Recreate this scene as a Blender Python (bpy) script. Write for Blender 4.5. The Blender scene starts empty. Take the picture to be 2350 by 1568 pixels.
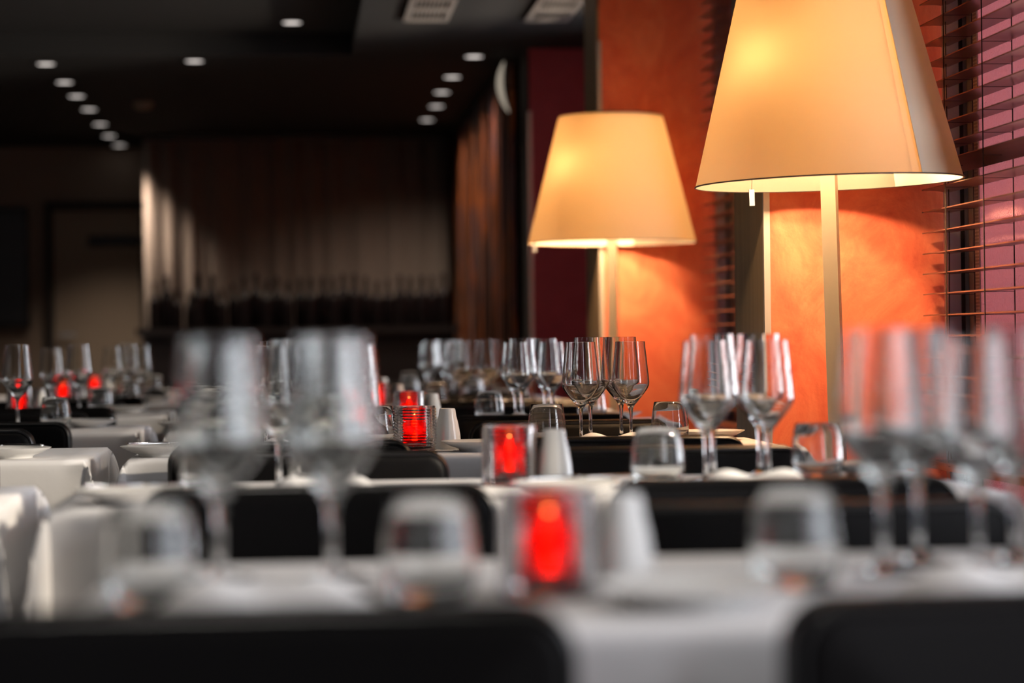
import bpy, math, random
from mathutils import Matrix, Vector
PI = math.pi
rnd = random.Random(7)
scn = bpy.context.scene
C = scn.collection

# ---------------------------------------------------------------- camera, world, exposure
cam_d = bpy.data.cameras.new('camera')
cam = bpy.data.objects.new('camera', cam_d)
C.objects.link(cam)
cam_d.sensor_width = 36.0
cam_d.lens = 85.0
cam_d.clip_end = 60
cam_d.dof.use_dof = True
cam_d.dof.focus_distance = 5.12
cam_d.dof.aperture_fstop = 2.5
EYE = 0.97
YAW = 5.0
cam.matrix_world = (Matrix.Translation((0, 0, EYE)) @ Matrix.Rotation(math.radians(-YAW), 4, 'Z')
                    @ Matrix.Rotation(math.radians(90), 4, 'X') @ Matrix.Rotation(math.radians(-0.7), 4, 'Z'))
scn.camera = cam
scn.view_settings.view_transform = 'Standard'
scn.view_settings.look = 'None'
scn.view_settings.exposure = 0.0
scn.view_settings.gamma = 1.0
scn.view_settings.use_curve_mapping = False
scn.cycles.max_bounces = 16
scn.cycles.transmission_bounces = 16
scn.cycles.transparent_max_bounces = 16
scn.cycles.diffuse_bounces = 4
scn.cycles.glossy_bounces = 8
scn.cycles.sample_clamp_indirect = 6.0
scn.cycles.caustics_reflective = False
scn.cycles.caustics_refractive = False

w = bpy.data.worlds.new('dusk_sky')
scn.world = w
w.use_nodes = True
w.node_tree.nodes['Background'].inputs[0].default_value = (0.55, 0.68, 1.0, 1)
w.node_tree.nodes['Background'].inputs[1].default_value = 0.35

def area(name, loc, direction, sx, sy, power, col):
    l = bpy.data.lights.new(name, 'AREA')
    l.shape = 'RECTANGLE'
    l.size, l.size_y = sx, sy
    l.energy = power
    l.color = col
    o = bpy.data.objects.new(name, l)
    o.location = loc
    o.rotation_euler = Vector(direction).to_track_quat('-Z', 'Y').to_euler()
    C.objects.link(o)
    return o
# daylight entering through the openings of the window wall (outside the room), but for the fill at left
area('daylight_behind', (1.75, -1.6, 1.35), (-1, 0, 0), 1.9, 1.7, 46, (0.90, 0.94, 1.0))
area('daylight_beside', (1.75, 1.1, 1.35), (-1, 0, 0), 1.9, 1.7, 40, (0.90, 0.94, 1.0))
area('fill_left', (-3.9, -2.2, 1.5), (0.75, 1, -0.1), 2.0, 1.6, 10, (0.95, 0.95, 1.0))  # unseen fill lamp inside the left wall, which has no window
area('daylight_window', (2.3, 4.7, 1.6), (-1, 0, -0.15), 2.0, 1.9, 150, (0.90, 0.93, 1.0))
area('daylight_window_far', (2.3, 7.6, 1.6), (-1, 0, -0.15), 1.6, 1.9, 90, (0.90, 0.93, 1.0))

area('daylight_window_last', (2.15, 9.7, 1.6), (-1, 0, -0.15), 1.9, 1.9, 100, (0.90, 0.93, 1.0))
for nm, yy in (('evening_sky_near', 3.1), ('evening_sky_middle', 6.1), ('evening_sky_far', 8.95)):   # bright patches of low sky seen obliquely through the clear panes
    area(nm, (2.0, yy, 1.80), (-0.42, 1, -0.16), 0.34, 0.05, 150, (1.0, 0.86, 0.68))

# ---------------------------------------------------------------- materials
def mat(name, col=(0.5, 0.5, 0.5), rough=0.5, metal=0.0, **kw):
    m = bpy.data.materials.new(name)
    m.use_nodes = True
    b = m.node_tree.nodes['Principled BSDF']
    b.inputs['Base Color'].default_value = (*col, 1)
    b.inputs['Roughness'].default_value = rough
    b.inputs['Metallic'].default_value = metal
    for k, v in kw.items():
        b.inputs[k.replace('_', ' ')].default_value = v
    return m
def nodes(m):
    return m.node_tree.nodes, m.node_tree.links, m.node_tree.nodes['Principled BSDF']
def noise(m, scale, detail=4, rough=0.55, stretch=(1, 1, 1), dist=0.0, coord='Object'):
    n, l, b = nodes(m)
    tc = n.new('ShaderNodeTexCoord'); mp = n.new('ShaderNodeMapping'); t = n.new('ShaderNodeTexNoise')
    mp.inputs['Scale'].default_value = stretch
    t.inputs['Scale'].default_value = scale
    t.inputs['Detail'].default_value = detail
    t.inputs['Roughness'].default_value = rough
    t.inputs['Distortion'].default_value = dist
    l.new(tc.outputs[coord], mp.inputs[0]); l.new(mp.outputs[0], t.inputs[0])
    return t
def ramp(m, src, stops):
    n, l, b = nodes(m)
    r = n.new('ShaderNodeValToRGB')
    e = r.color_ramp.elements
    while len(e) < len(stops): e.new(0.5)
    for i, (p, c) in enumerate(stops):
        e[i].position = p; e[i].color = (*c, 1)
    l.new(src, r.inputs[0])
    return r
def bump(m, src, strength, dist=0.01):
    n, l, b = nodes(m)
    bp = n.new('ShaderNodeBump')
    bp.inputs['Strength'].default_value = strength
    bp.inputs['Distance'].default_value = dist
    l.new(src, bp.inputs['Height']); l.new(bp.outputs[0], b.inputs['Normal'])
    return bp

M = {}
# orange trowelled plaster
m = mat('orange_plaster', rough=0.55)
t1 = noise(m, 6.0, 10, 0.68, (1, 1, 0.7), 1.6)
r1 = ramp(m, t1.outputs['Fac'], [(0.34, (0.68, 0.12, 0.058)), (0.50, (0.81, 0.18, 0.083)), (0.66, (0.90, 0.26, 0.125))])
nodes(m)[1].new(r1.outputs[0], nodes(m)[2].inputs['Base Color'])
t2 = noise(m, 55, 5, 0.6)
bump(m, t2.outputs['Fac'], 0.25, 0.004)
M['orange'] = m
m = mat('crimson_plaster', rough=0.6)
t1 = noise(m, 5.0, 6, 0.6, (1, 1, 0.8), 1.0)
r1 = ramp(m, t1.outputs['Fac'], [(0.3, (0.50, 0.085, 0.11)), (0.7, (0.62, 0.115, 0.14))])
nodes(m)[1].new(r1.outputs[0], nodes(m)[2].inputs['Base Color'])
M['crimson'] = m
# brushed bronze cladding
m = mat('bronze_cladding', (0.30, 0.22, 0.13), 0.42, 0.15)
t1 = noise(m, 30, 5, 0.6, (1, 1, 0.06))
r1 = ramp(m, t1.outputs['Fac'], [(0.3, (0.34, 0.25, 0.15)), (0.7, (0.50, 0.38, 0.24))])
nodes(m)[1].new(r1.outputs[0], nodes(m)[2].inputs['Base Color'])
M['bronze'] = m
M['strip'] = mat('satin_aluminium_strip', (0.75, 0.70, 0.62), 0.35, 0.6)
M['pole'] = mat('cream_lacquered_metal', (0.80, 0.67, 0.47), 0.38, 0.0)
M['chrome'] = mat('polished_steel', (0.8, 0.8, 0.8), 0.12, 1.0)
M['darkmetal'] = mat('dark_metal', (0.06, 0.055, 0.05), 0.4, 0.8)
m = mat('black_leather', (0.0035, 0.003, 0.003), 0.42, Specular_IOR_Level=0.13)
t1 = noise(m, 420, 3, 0.6)
bump(m, t1.outputs['Fac'], 0.35, 0.0012)
M['leather'] = m
M['leather_edge'] = mat('black_piping', (0.005, 0.005, 0.005), 0.35, Specular_IOR_Level=0.4)
M['blackwood'] = mat('black_lacquered_wood', (0.012, 0.01, 0.009), 0.4)
m = mat('white_tablecloth', (0.78, 0.77, 0.77), 0.85)
t1 = noise(m, 9, 4, 0.5)
bump(m, t1.outputs['Fac'], 0.25, 0.012)
M['cloth'] = m
M['napkin'] = mat('white_napkin_linen', (0.82, 0.81, 0.80), 0.85)
M['porcelain'] = mat('white_porcelain', (0.80, 0.79, 0.76), 0.16)
m = mat('ceiling_paint', (0.007, 0.0062, 0.006), 0.85)
M['ceiling'] = m
M['soffit'] = mat('soffit_paint', (0.010, 0.0092, 0.009), 0.85)
m = mat('dark_floor_wood', (0.03, 0.022, 0.018), 0.4)
t1 = noise(m, 6, 5, 0.6, (1, 0.1, 1))
r1 = ramp(m, t1.outputs['Fac'], [(0.3, (0.02, 0.014, 0.01)), (0.7, (0.05, 0.036, 0.026))])
nodes(m)[1].new(r1.outputs[0], nodes(m)[2].inputs['Base Color'])
M['floor'] = m
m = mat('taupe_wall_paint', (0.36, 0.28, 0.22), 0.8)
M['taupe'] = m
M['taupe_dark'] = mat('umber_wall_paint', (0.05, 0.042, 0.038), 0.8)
M['door'] = mat('door_paint', (0.42, 0.34, 0.26), 0.6)
M['glassdark'] = mat('smoked_panel', (0.05, 0.048, 0.05), 0.35)
m = mat('sheer_curtain', (0.46, 0.385, 0.33), 0.9)
M['curtain'] = m
# blind slats: dark stained wood
m = mat('stained_slat_wood', (0.20, 0.055, 0.025), 0.28)
t1 = noise(m, 40, 4, 0.6, (1, 0.05, 1))
r1 = ramp(m, t1.outputs['Fac'], [(0.3, (0.12, 0.055, 0.04)), (0.7, (0.18, 0.085, 0.06))])
nodes(m)[1].new(r1.outputs[0], nodes(m)[2].inputs['Base Color'])
M['slat'] = m
M['cord'] = mat('dark_cord', (0.035, 0.02, 0.015), 0.8)
M['winframe'] = mat('slate_blue_aluminium', (0.46, 0.54, 0.66), 0.45, 0.0)
M['gasket'] = mat('black_gasket', (0.01, 0.01, 0.012), 0.6)
# dotted spacer bar
m = mat('perforated_spacer', (0.42, 0.43, 0.40), 0.4, 0.3)
n, l, b = nodes(m)
tc = n.new('ShaderNodeTexCoord'); mp = n.new('ShaderNodeMapping'); vo = n.new('ShaderNodeTexVoronoi')
mp.inputs['Scale'].default_value = (1, 1, 1)
vo.inputs['Scale'].default_value = 130; vo.inputs['Randomness'].default_value = 0.0
l.new(tc.outputs['Object'], mp.inputs[0]); l.new(mp.outputs[0], vo.inputs[0])
r1 = ramp(m, vo.outputs['Distance'], [(0.22, (0.9, 0.9, 0.85)), (0.3, (0.36, 0.37, 0.35))])
l.new(r1.outputs[0], b.inputs['Base Color'])
M['spacer'] = m
# frosted, pebbled window pane
m = mat('pebbled_glass', (0.80, 0.36, 0.38), 0.5)
n, l, b = nodes(m)
t1 = noise(m, 130, 3, 0.65)
bp = bump(m, t1.outputs['Fac'], 1.0, 0.012)
tr = n.new('ShaderNodeBsdfTranslucent'); tr.inputs[0].default_value = (0.60, 0.36, 0.38, 1)
l.new(bp.outputs[0], tr.inputs['Normal'])
mx = n.new('ShaderNodeMixShader'); mx.inputs[0].default_value = 0.35
l.new(b.outputs[0], mx.inputs[1]); l.new(tr.outputs[0], mx.inputs[2])
l.new(mx.outputs[0], n['Material Output'].inputs['Surface'])
M['pane'] = m
m = bpy.data.materials.new('clear_window_glass'); m.use_nodes = True
n, l = m.node_tree.nodes, m.node_tree.links
n.remove(n['Principled BSDF'])
a_ = n.new('ShaderNodeBsdfTransparent'); g_ = n.new('ShaderNodeBsdfGlossy'); g_.inputs['Roughness'].default_value = 0.02
fr = n.new('ShaderNodeFresnel'); x_ = n.new('ShaderNodeMixShader')
l.new(fr.outputs[0], x_.inputs[0]); l.new(a_.outputs[0], x_.inputs[1]); l.new(g_.outputs[0], x_.inputs[2]); l.new(x_.outputs[0], n['Material Output'].inputs['Surface'])
M['clearpane'] = m
# lamp shade card: translucent
def shade_mat(name, tcol, dcol, k):
    m = mat(name, dcol, 0.7)
    n, l, b = nodes(m)
    tr = n.new('ShaderNodeBsdfTranslucent'); tr.inputs[0].default_value = (*tcol, 1)
    mx = n.new('ShaderNodeMixShader'); mx.inputs[0].default_value = k
    l.new(b.outputs[0], mx.inputs[1]); l.new(tr.outputs[0], mx.inputs[2])
    l.new(mx.outputs[0], n['Material Output'].inputs['Surface'])
    return m
M['shade'] = shade_mat('cream_shade_card', (0.97, 0.83, 0.60), (0.86, 0.78, 0.64), 0.74)
M['diffuser'] = shade_mat('opal_diffuser', (1.0, 0.98, 0.94), (0.9, 0.86, 0.8), 0.97)
M['shade_double'] = shade_mat('double_shade_card', (0.80, 0.68, 0.5), (0.86, 0.76, 0.60), 0.15)
M['rim'] = mat('grey_shade_binding', (0.10, 0.08, 0.07), 0.6)
def emis(name, col, s):
    m = bpy.data.materials.new(name); m.use_nodes = True
    n, l = m.node_tree.nodes, m.node_tree.links
    n.remove(n['Principled BSDF'])
    e = n.new('ShaderNodeEmission'); e.inputs[0].default_value = (*col, 1); e.inputs[1].default_value = s
    l.new(e.outputs[0], n['Material Output'].inputs['Surface'])
    return m
M['bulb'] = emis('warm_bulb', (1.0, 0.62, 0.33), 880)
M['bulb_fill'] = emis('warm_fill_bulb', (1.0, 0.62, 0.33), 620)
M['spot'] = emis('spot_lens', (1.0, 0.93, 0.90), 5)
M['spot_dim'] = emis('spot_lens_dim', (1.0, 0.9, 0.84), 1.6)
M['flame'] = emis('candle_flame', (1.0, 0.42, 0.10), 45)
M['sconce'] = emis('sconce_glow', (1.0, 0.86, 0.68), 0.35)
def glass(name, col=(1, 1, 1), ior=1.5, rough=0.0):
    m = bpy.data.materials.new(name); m.use_nodes = True
    n, l = m.node_tree.nodes, m.node_tree.links
    n.remove(n['Principled BSDF'])
    g = n.new('ShaderNodeBsdfGlass'); g.inputs['Color'].default_value = (*col, 1)
    g.inputs['IOR'].default_value = ior; g.inputs['Roughness'].default_value = rough
    l.new(g.outputs[0], n['Material Output'].inputs['Surface'])
    return m
M['glass'] = glass('clear_glass', (0.985, 0.99, 0.985))
M['ribbed'] = glass('ribbed_glass', (0.98, 0.97, 0.97), 1.45)
# red cup
m = mat('red_glass_cup', (0.75, 0.01, 0.012), 0.12)
n, l, b = nodes(m)
tr = n.new('ShaderNodeBsdfTranslucent'); tr.inputs[0].default_value = (1.0, 0.035, 0.025, 1)
mx = n.new('ShaderNodeMixShader'); mx.inputs[0].default_value = 0.5
tp = n.new('ShaderNodeBsdfTransparent'); tp.inputs[0].default_value = (0.95, 0.10, 0.05, 1)
mx2 = n.new('ShaderNodeMixShader'); mx2.inputs[0].default_value = 0.6
l.new(b.outputs[0], mx.inputs[1]); l.new(tr.outputs[0], mx.inputs[2])
l.new(mx.outputs[0], mx2.inputs[1]); l.new(tp.outputs[0], mx2.inputs[2])
l.new(mx2.outputs[0], n['Material Output'].inputs['Surface'])
M['redcup'] = m
M['wax'] = mat('red_wax', (0.6, 0.03, 0.02), 0.4)
M['bottle'] = mat('dark_bottle_glass', (0.012, 0.008, 0.009), 0.25)
M['barwood'] = mat('bar_lacquer', (0.016, 0.012, 0.012), 0.4)
# dark brown vertical strips, orange and purple reflections painted into the colour
m = mat('strips_painted_reflections', rough=0.35)
n, l, b = nodes(m)
t1 = noise(m, 3.2, 3, 0.6, (1, 2.2, 0.35))
r1 = ramp(m, t1.outputs['Fac'], [(0.36, (0.02, 0.012, 0.012)), (0.47, (0.10, 0.035, 0.015)), (0.54, (0.42, 0.11, 0.02)),
                                 (0.60, (0.10, 0.07, 0.10)), (0.72, (0.30, 0.17, 0.13))])
l.new(r1.outputs[0], b.inputs['Base Color'])
M['strips'] = m

# ---------------------------------------------------------------- mesh helpers
class MB:
    def __init__(s): s.v, s.f = [], []
    def add(s, v, f):
        o = len(s.v); s.v += [tuple(p) for p in v]; s.f += [tuple(i + o for i in q) for q in f]; return s
    def box(s, x0, x1, y0, y1, z0, z1):
        v = [(x, y, z) for z in (z0, z1) for y in (y0, y1) for x in (x0, x1)]
        return s.add(v, [(0, 2, 3, 1), (4, 5, 7, 6), (0, 1, 5, 4), (1, 3, 7, 5), (3, 2, 6, 7), (2, 0, 4, 6)])
    def lathe(s, prof, n=48, close=True, c=(0, 0, 0)):
        """prof: (r, z) points; r=0 ends make poles"""
        v, f, rings = [], [], []
        for r, z in prof:
            if r < 1e-6: rings.append([len(v)]); v.append((c[0], c[1], c[2] + z))
            else:
                rings.append(list(range(len(v), len(v) + n)))
                for i in range(n):
                    a = 2 * PI * i / n; v.append((c[0] + r * math.cos(a), c[1] + r * math.sin(a), c[2] + z))
        for A, B in zip(rings, rings[1:]):
            for i in range(n):
                j = (i + 1) % n
                if len(A) == 1 and len(B) == 1: continue
                if len(A) == 1: f.append((A[0], B[j], B[i]))
                elif len(B) == 1: f.append((A[i], A[j], B[0]))
                else: f.append((A[i], A[j], B[j], B[i]))
        return s.add(v, f)
    def tube(s, pts, r, n=8, closed=False):
        pts = [Vector(p) for p in pts]; v, f = [], []
        N = len(pts)
        up = None
        for i, p in enumerate(pts):
            if closed: t = (pts[(i + 1) % N] - pts[i - 1]).normalized()
            else: t = (pts[min(i + 1, N - 1)] - pts[max(i - 1, 0)]).normalized()
            if up is None: up = t.orthogonal().normalized()
            up = (up - t * up.dot(t)).normalized(); b = t.cross(up)
            for k in range(n):
                a = 2 * PI * k / n; v.append(p + (up * math.cos(a) + b * math.sin(a)) * r)
        for i in range(N if closed else N - 1):
            j = (i + 1) % N
            for k in range(n):
                m_ = (k + 1) % n; f.append((i * n + k, i * n + m_, j * n + m_, j * n + k))
        if not closed:
            f.append(tuple(range(n))[::-1]); f.append(tuple(range((N - 1) * n, N * n)))
        return s.add(v, f)
    def pillow(s, w, h, t, rc, re, bow=0.0, z0=0.0, axis='y'):
        """rounded rectangle w x h, thickness t, corner radius rc, edge radius re; bow curves it"""
        def outline(ins):
            pts = []; hw, hh = w / 2 - ins, h / 2 - ins; r = max(rc - ins, 0.002)
            for cx, cz, a0 in ((hw - r, hh - r, 0), (-hw + r, hh - r, 90), (-hw + r, -hh + r, 180), (hw - r, -hh + r, 270)):
                if a0 == 90 or a0 == 270:
                    pass
                for k in range(7):
                    a = math.radians(a0 + 15 * k); pts.append((cx + r * math.cos(a), cz + r * math.sin(a)))
                if a0 in (0, 180):   # subdivide the long edge so that bowing is smooth
                    sgn = -1 if a0 == 0 else 1
                    for q in range(1, 8):
                        pts.append(((hw - r) * (-sgn) + sgn * 2 * (hw - r) * q / 8, (hh if a0 == 0 else -hh)))
            return pts
        layers = []
        for k in range(5):
            a = math.radians(90 * k / 4); layers.append((-t / 2 + re * (1 - math.sin(a)), re * (1 - math.cos(a))))
        layers = [(-t / 2 + re * (1 - math.cos(math.radians(22.5 * k))), re * (1 - math.sin(math.radians(22.5 * k)))) for k in range(5)]
        layers = layers + [(-y, i) for y, i in layers[::-1]]
        v, f = [], []; n = None
        for y, ins in layers:
            o = outline(ins); n = len(o)
            for x, z in o:
                yy = y + bow * (1 - (2 * x / w) ** 2)
                v.append((x, yy, z + h / 2 + z0) if axis == 'y' else (x, z, yy + z0))
        L = len(layers)
        for i in range(L - 1):
            for k in range(n):
                m_ = (k + 1) % n; f.append((i * n + k, i * n + m_, (i + 1) * n + m_, (i + 1) * n + k))
        # caps: fan from row of centre points
        for li, rev in ((0, True), (L - 1, False)):
            y = layers[li][0]
            c = len(v); yy = y + bow
            v.append((0, yy, h / 2 + z0) if axis == 'y' else (0, 0, yy + z0))
            for k in range(n):
                m_ = (k + 1) % n
                a, b_ = li * n + k, li * n + m_
                f.append((c, b_, a) if rev else (c, a, b_))
        if axis == 'z': f = [q[::-1] for q in f]
        return s.add(v, f)
    def mesh(s, name, smooth=True, angle=40):
        me = bpy.data.meshes.new(name); me.from_pydata(s.v, [], s.f); me.update()
        if smooth:
            me.polygons.foreach_set('use_smooth', [True] * len(me.polygons))
            me.set_sharp_from_angle(angle=math.radians(angle))
        return me
def link(name, me, m, parent=None, loc=(0, 0, 0), rot=(0, 0, 0)):
    o = bpy.data.objects.new(name, me); C.objects.link(o)
    if m is not None and not me.materials: me.materials.append(m)
    o.location = loc; o.rotation_euler = rot
    if parent is not None: o.parent = parent
    return o
def tag(o, label=None, cat=None, group=None, kind=None):
    if label: o['label'] = label
    if cat: o['category'] = cat
    if group: o['group'] = group
    if kind: o['kind'] = kind
    return o
def empty(name, label, cat, loc, rz=0, group=None):
    o = bpy.data.objects.new(name, None); C.objects.link(o); o.empty_display_size = 0.05
    o.location = loc; o.rotation_euler = (0, 0, rz)
    return tag(o, label, cat, group)
def clone(root, label, loc, rz=0, group=None):
    r = root.copy(); C.objects.link(r); r.location = loc; r.rotation_euler = (root.rotation_euler[0], root.rotation_euler[1], rz)
    r['label'] = label
    if group: r['group'] = group
    for ch in list(root.children):
        c = ch.copy(); C.objects.link(c); c.parent = r
        for g in list(ch.children):
            d = g.copy(); C.objects.link(d); d.parent = c
    return r
def struct(name, mb, m, smooth=False):
    return tag(link(name, mb.mesh(name, smooth), m), kind='structure')

# ---------------------------------------------------------------- the room
ZC, ZL = 2.38, 2.28
struct('floor', MB().box(-4.1, 1.9, -3.1, 16.3, -0.1, 0), M['floor'])
struct('ceiling', MB().box(-4.1, 1.9, -3.1, 11.0, ZC, ZC + 0.1), M['ceiling'])
struct('trim_1', MB().box(-4.0, 1.7, 11.0, 16.05, ZL, ZC + 0.1), M['ceiling'])           # lower ceiling at the back
struct('trim_2', MB().box(0.25, 1.7, -3.0, 10.99, ZL, ZC), M['soffit'])                   # soffit along the window side
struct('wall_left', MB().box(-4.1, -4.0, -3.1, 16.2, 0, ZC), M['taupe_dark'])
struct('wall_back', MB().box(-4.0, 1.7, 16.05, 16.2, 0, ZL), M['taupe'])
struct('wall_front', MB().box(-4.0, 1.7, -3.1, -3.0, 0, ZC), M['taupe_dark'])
rw = MB()
for y0, y1, z0, z1 in ((-3.0, -2.6, 0, ZC), (-2.6, -0.6, 0, 0.45), (-2.6, -0.6, 2.22, ZC), (-0.6, 0.1, 0, ZC), (0.1, 2.1, 0, 0.45), (0.1, 2.1, 2.22, ZC),
                       (2.1, 2.5, 0, ZC), (2.5, 5.3, 0, 0.30), (2.5, 5.3, 2.27, ZC), (5.3, 5.7, 0, ZC), (5.7, 8.3, 0, 0.30), (5.7, 8.3, 2.27, ZC),
                       (8.3, 8.6, 0, ZC), (8.6, 10.8, 0, 0.30), (8.6, 10.8, 2.27, ZC), (10.8, 16.05, 0, ZC)):
    rw.box(1.505, 1.70, y0, y1, z0, z1)
struct('wall_right', rw, M['crimson'])
# projecting piers between the windows
PIERS = [(5.30, 5.66, 'orange'), (8.25, 8.62, 'orange'), (10.78, 11.15, 'crimson')]
for k, (y0, y1, mm) in enumerate(PIERS):
    struct('wall_pier', MB().box(1.035, 1.505, y0, y1, 0, ZL), M[mm])
    struct('trim_%d' % (3 + 2 * k), MB().box(1.027, 1.035, y0 + 0.012, y1, 0, ZL), M['bronze'] if k < 2 else M['taupe_dark'])   # side cladding
    struct('trim_%d' % (4 + 2 * k), MB().box(1.027, 1.041, y0 - 0.004, y0 + 0.012, 0, 2.0), M['strip'])   # corner guard

# windows with frames and pebbled panes
def window(n, y0, y1):
    e = empty('window_%d' % n, None, None, (0, 0, 0)); e['kind'] = 'structure'
    f = MB()
    f.box(1.43, 1.478, y1 - 0.03, y1, 0.3, 2.27)
    f.box(1.478, 1.53, y1 - 0.03, y1, 0.3, 2.27)
    f.box(1.475, 1.53, y0, y0 + 0.06, 0.3, 2.27)
    f.box(1.475, 1.53, y0 + 0.06, y1 - 0.075, 0.3, 0.345)
    f.box(1.475, 1.53, y0 + 0.06, y1 - 0.075, 2.22, 2.27)
    tag(link('window_frame', f.mesh('window_frame', False), M['winframe'], e), 'slate blue window frame')
    tag(link('gasket', MB().box(1.46, 1.468, y1 - 0.034, y1 - 0.0301, 0.345, 2.22).box(1.478, 1.5, y1 - 0.045, y1 - 0.0301, 0.345, 2.22).mesh('gasket', False), M['gasket'], e), 'black rubber gasket strip')
    s = MB()
    s.box(1.474, 1.49, y1 - 0.075, y1 - 0.046, 0.345, 2.22).box(1.477, 1.49, y1 - 0.115, y1 - 0.082, 0.345, 2.22)
    tag(link('spacer_bar', s.mesh('spacer_bar', False), M['spacer'], e), 'grey dotted spacer bar')
    ym = y1 - 0.64
    tag(link('clear_pane', MB().box(1.48, 1.484, y0 + 0.06, ym, 0.345, 2.22).mesh('clear_pane', False), M['clearpane'], e), 'clear glass pane')
    tag(link('window_pane', MB().box(1.48, 1.486, ym, y1 - 0.04, 0.345, 2.22).mesh('window_pane', False), M['pane'], e), 'pebbled mauve glass pane')
window(1, 2.5, 5.28)
window(2, 5.72, 8.23)
window(3, 8.66, 10.77)

def blind(label, y0, y1, cords, zlow, slats_z, tilt, thick=None):
    b = empty('venetian_blind', label, 'blind', (1.4085, (y0 + y1) / 2, 0), 0, 'venetian blinds in the windows')
    L = (y1 - y0) / 2
    s = MB(); W = 0.0285
    for i, z in enumerate(slats_z):
        ang = math.radians(tilt + (thick[i] if thick and i in thick else 0) + rnd.uniform(-1.5, 1.5))
        sag = rnd.uniform(-0.001, 0.001)
        v = []
        for y in (-L, L):
            for q in range(5):
                u = -W + 2 * W * q / 4
                cr = 0.002 * (1 - (u / W) ** 2)
                for th in (0.0013, -0.0013):
                    v.append((u * math.cos(ang) - (cr + th) * math.sin(ang), y, z + sag + u * math.sin(ang) + (cr + th) * math.cos(ang)))
        f = []
        for q in range(4):
            a = q * 2; c = 10 + q * 2
            f += [(a, a + 2, c + 2, c), (a + 1, c + 1, c + 3, a + 3), (a, a + 1, a + 3, a + 2), (c, c + 2, c + 3, c + 1)]
        f += [(0, 10, 11, 1), (8, 9, 19, 18)]
        s.add(v, f)
    tag(link('slats', s.mesh('slats', True, 35), M['slat'], b), 'dark stained wooden slats')
    for y in cords:
        c = MB()
        yy = y - (y0 + y1) / 2
        c.tube([(-0.031, yy, zlow), (-0.0305, yy + 0.001, 1.2), (-0.031, yy, 2.25)], 0.0013, 6)
        c.tube([(0.031, yy, zlow), (0.031, yy, 2.25)], 0.0013, 6)
        for z in slats_z:
            c.tube([(-0.031, yy, z - 0.003), (0.031, yy, z - 0.003)], 0.0007, 4)
        tag(link('ladder_cord', c.mesh('ladder_cord'), M['cord'], b), 'thin dark ladder cord')
    c = MB().tube([(0.012, L - 0.07 + 0.006 * math.sin(z * 9), z) for z in [zlow + k * 0.06 for k in range(int((2.2 - zlow) / 0.06))]], 0.0012, 6)
    tag(link('pull_cord', c.mesh('pull_cord'), M['cord'], b), 'slack dark pull cord')
    link('bottom_rail', MB().box(-0.028, 0.028, -L, L, zlow - 0.02, zlow - 0.004).mesh('bottom_rail', False), M['slat'], b)
    link('head_rail', MB().box(-0.032, 0.032, -L, L, 2.24, 2.275).mesh('head_rail', False), M['slat'], b)
    return b
zs = [0.97 + 0.046 * k for k in range(-6, 28)]
del_i = [i for i, z in enumerate(zs) if abs(z - 1.338) < 0.02]
blind('dark wooden slatted blind in the near window, right of the large lamp', 3.6, 5.275, [5.07, 4.78, 4.2], 0.70, zs, 0.0, {del_i[0]: -24, del_i[0] - 1: -4} if del_i else None)
blind('dark wooden slatted blind in the far window, between the two orange piers', 5.9, 8.235, [7.95, 7.2, 6.4], 0.70, zs, 0.0)

blind('dark wooden slatted blind behind the second orange pier, before the crimson pier', 8.8, 10.76, [10.4, 9.4], 0.70, zs, 0.0)

# back wall: door, framed panel, sign, curtain
d = empty('door_1', None, None, (-1.31, 16.05, 0)); d['kind'] = 'structure'
link('door_panel', MB().box(-0.29, 0.27, -0.04, 0, 0, 1.86).mesh('door_panel', False), M['door'], d)
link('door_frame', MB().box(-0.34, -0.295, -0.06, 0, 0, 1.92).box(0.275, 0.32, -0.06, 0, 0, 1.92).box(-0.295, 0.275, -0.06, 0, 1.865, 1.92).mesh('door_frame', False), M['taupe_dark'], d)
link('door_handle', MB().tube([(-0.25, -0.04, 1.05), (-0.25, -0.085, 1.05), (-0.15, -0.085, 1.05)], 0.008).mesh('door_handle'), M['chrome'], d)
s = empty('door_sign', 'narrow dark plaque mounted high on the door in the back wall', 'sign', (-1.21, 16.0, 1.66))
link('plate', MB().box(-0.165, 0.165, -0.012, 0.008, -0.035, 0.035).mesh('plate', False), M['barwood'], s)
f = empty('framed_panel', 'large dark framed panel hanging on the back wall left of the door', 'panel', (-1.99, 16.03, 1.495))
link('screen', MB().box(-0.20, 0.20, -0.02, 0, -0.355, 0.355).mesh('screen', False), M['glassdark'], f)
link('frame', MB().box(-0.23, 0.23, -0.03, 0.01, 0.355, 0.395).box(-0.23, 0.23, -0.03, 0.01, -0.395, -0.355).box(-0.23, -0.2, -0.03, 0.01, -0.355, 0.355).box(0.2, 0.23, -0.03, 0.01, -0.355, 0.355).mesh('frame', False), M['barwood'], f)
cv = []; cf = []
NX = 260
for j in range(2):
    for i in range(NX):
        x = -0.965 + 1.90 * i / (NX - 1)
        y = 0.016 * math.sin(x * 42 + 2 * math.sin(x * 7)) + 0.006 * math.sin(x * 97)
        cv.append((x, y * (0.75 + 0.35 * (1 - j)), 0.02 + (ZL - 0.03) * j))
for i in range(NX - 1): cf.append((i, i + 1, NX + i + 1, NX + i))
cur = empty('curtain', 'tall greyish brown curtain hanging in folds behind the bar', 'curtain', (0, 15.25, 0))
cme = MB().add(cv, cf).mesh('fabric', True, 180)
fo = link('fabric', cme, M['curtain'], cur)
sm = fo.modifiers.new('thickness', 'SOLIDIFY'); sm.thickness = 0.003
link('curtain_track', MB().box(-0.97, 0.94, -0.02, 0.02, ZL - 0.02, ZL).mesh('curtain_track', False), M['darkmetal'], cur)

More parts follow.
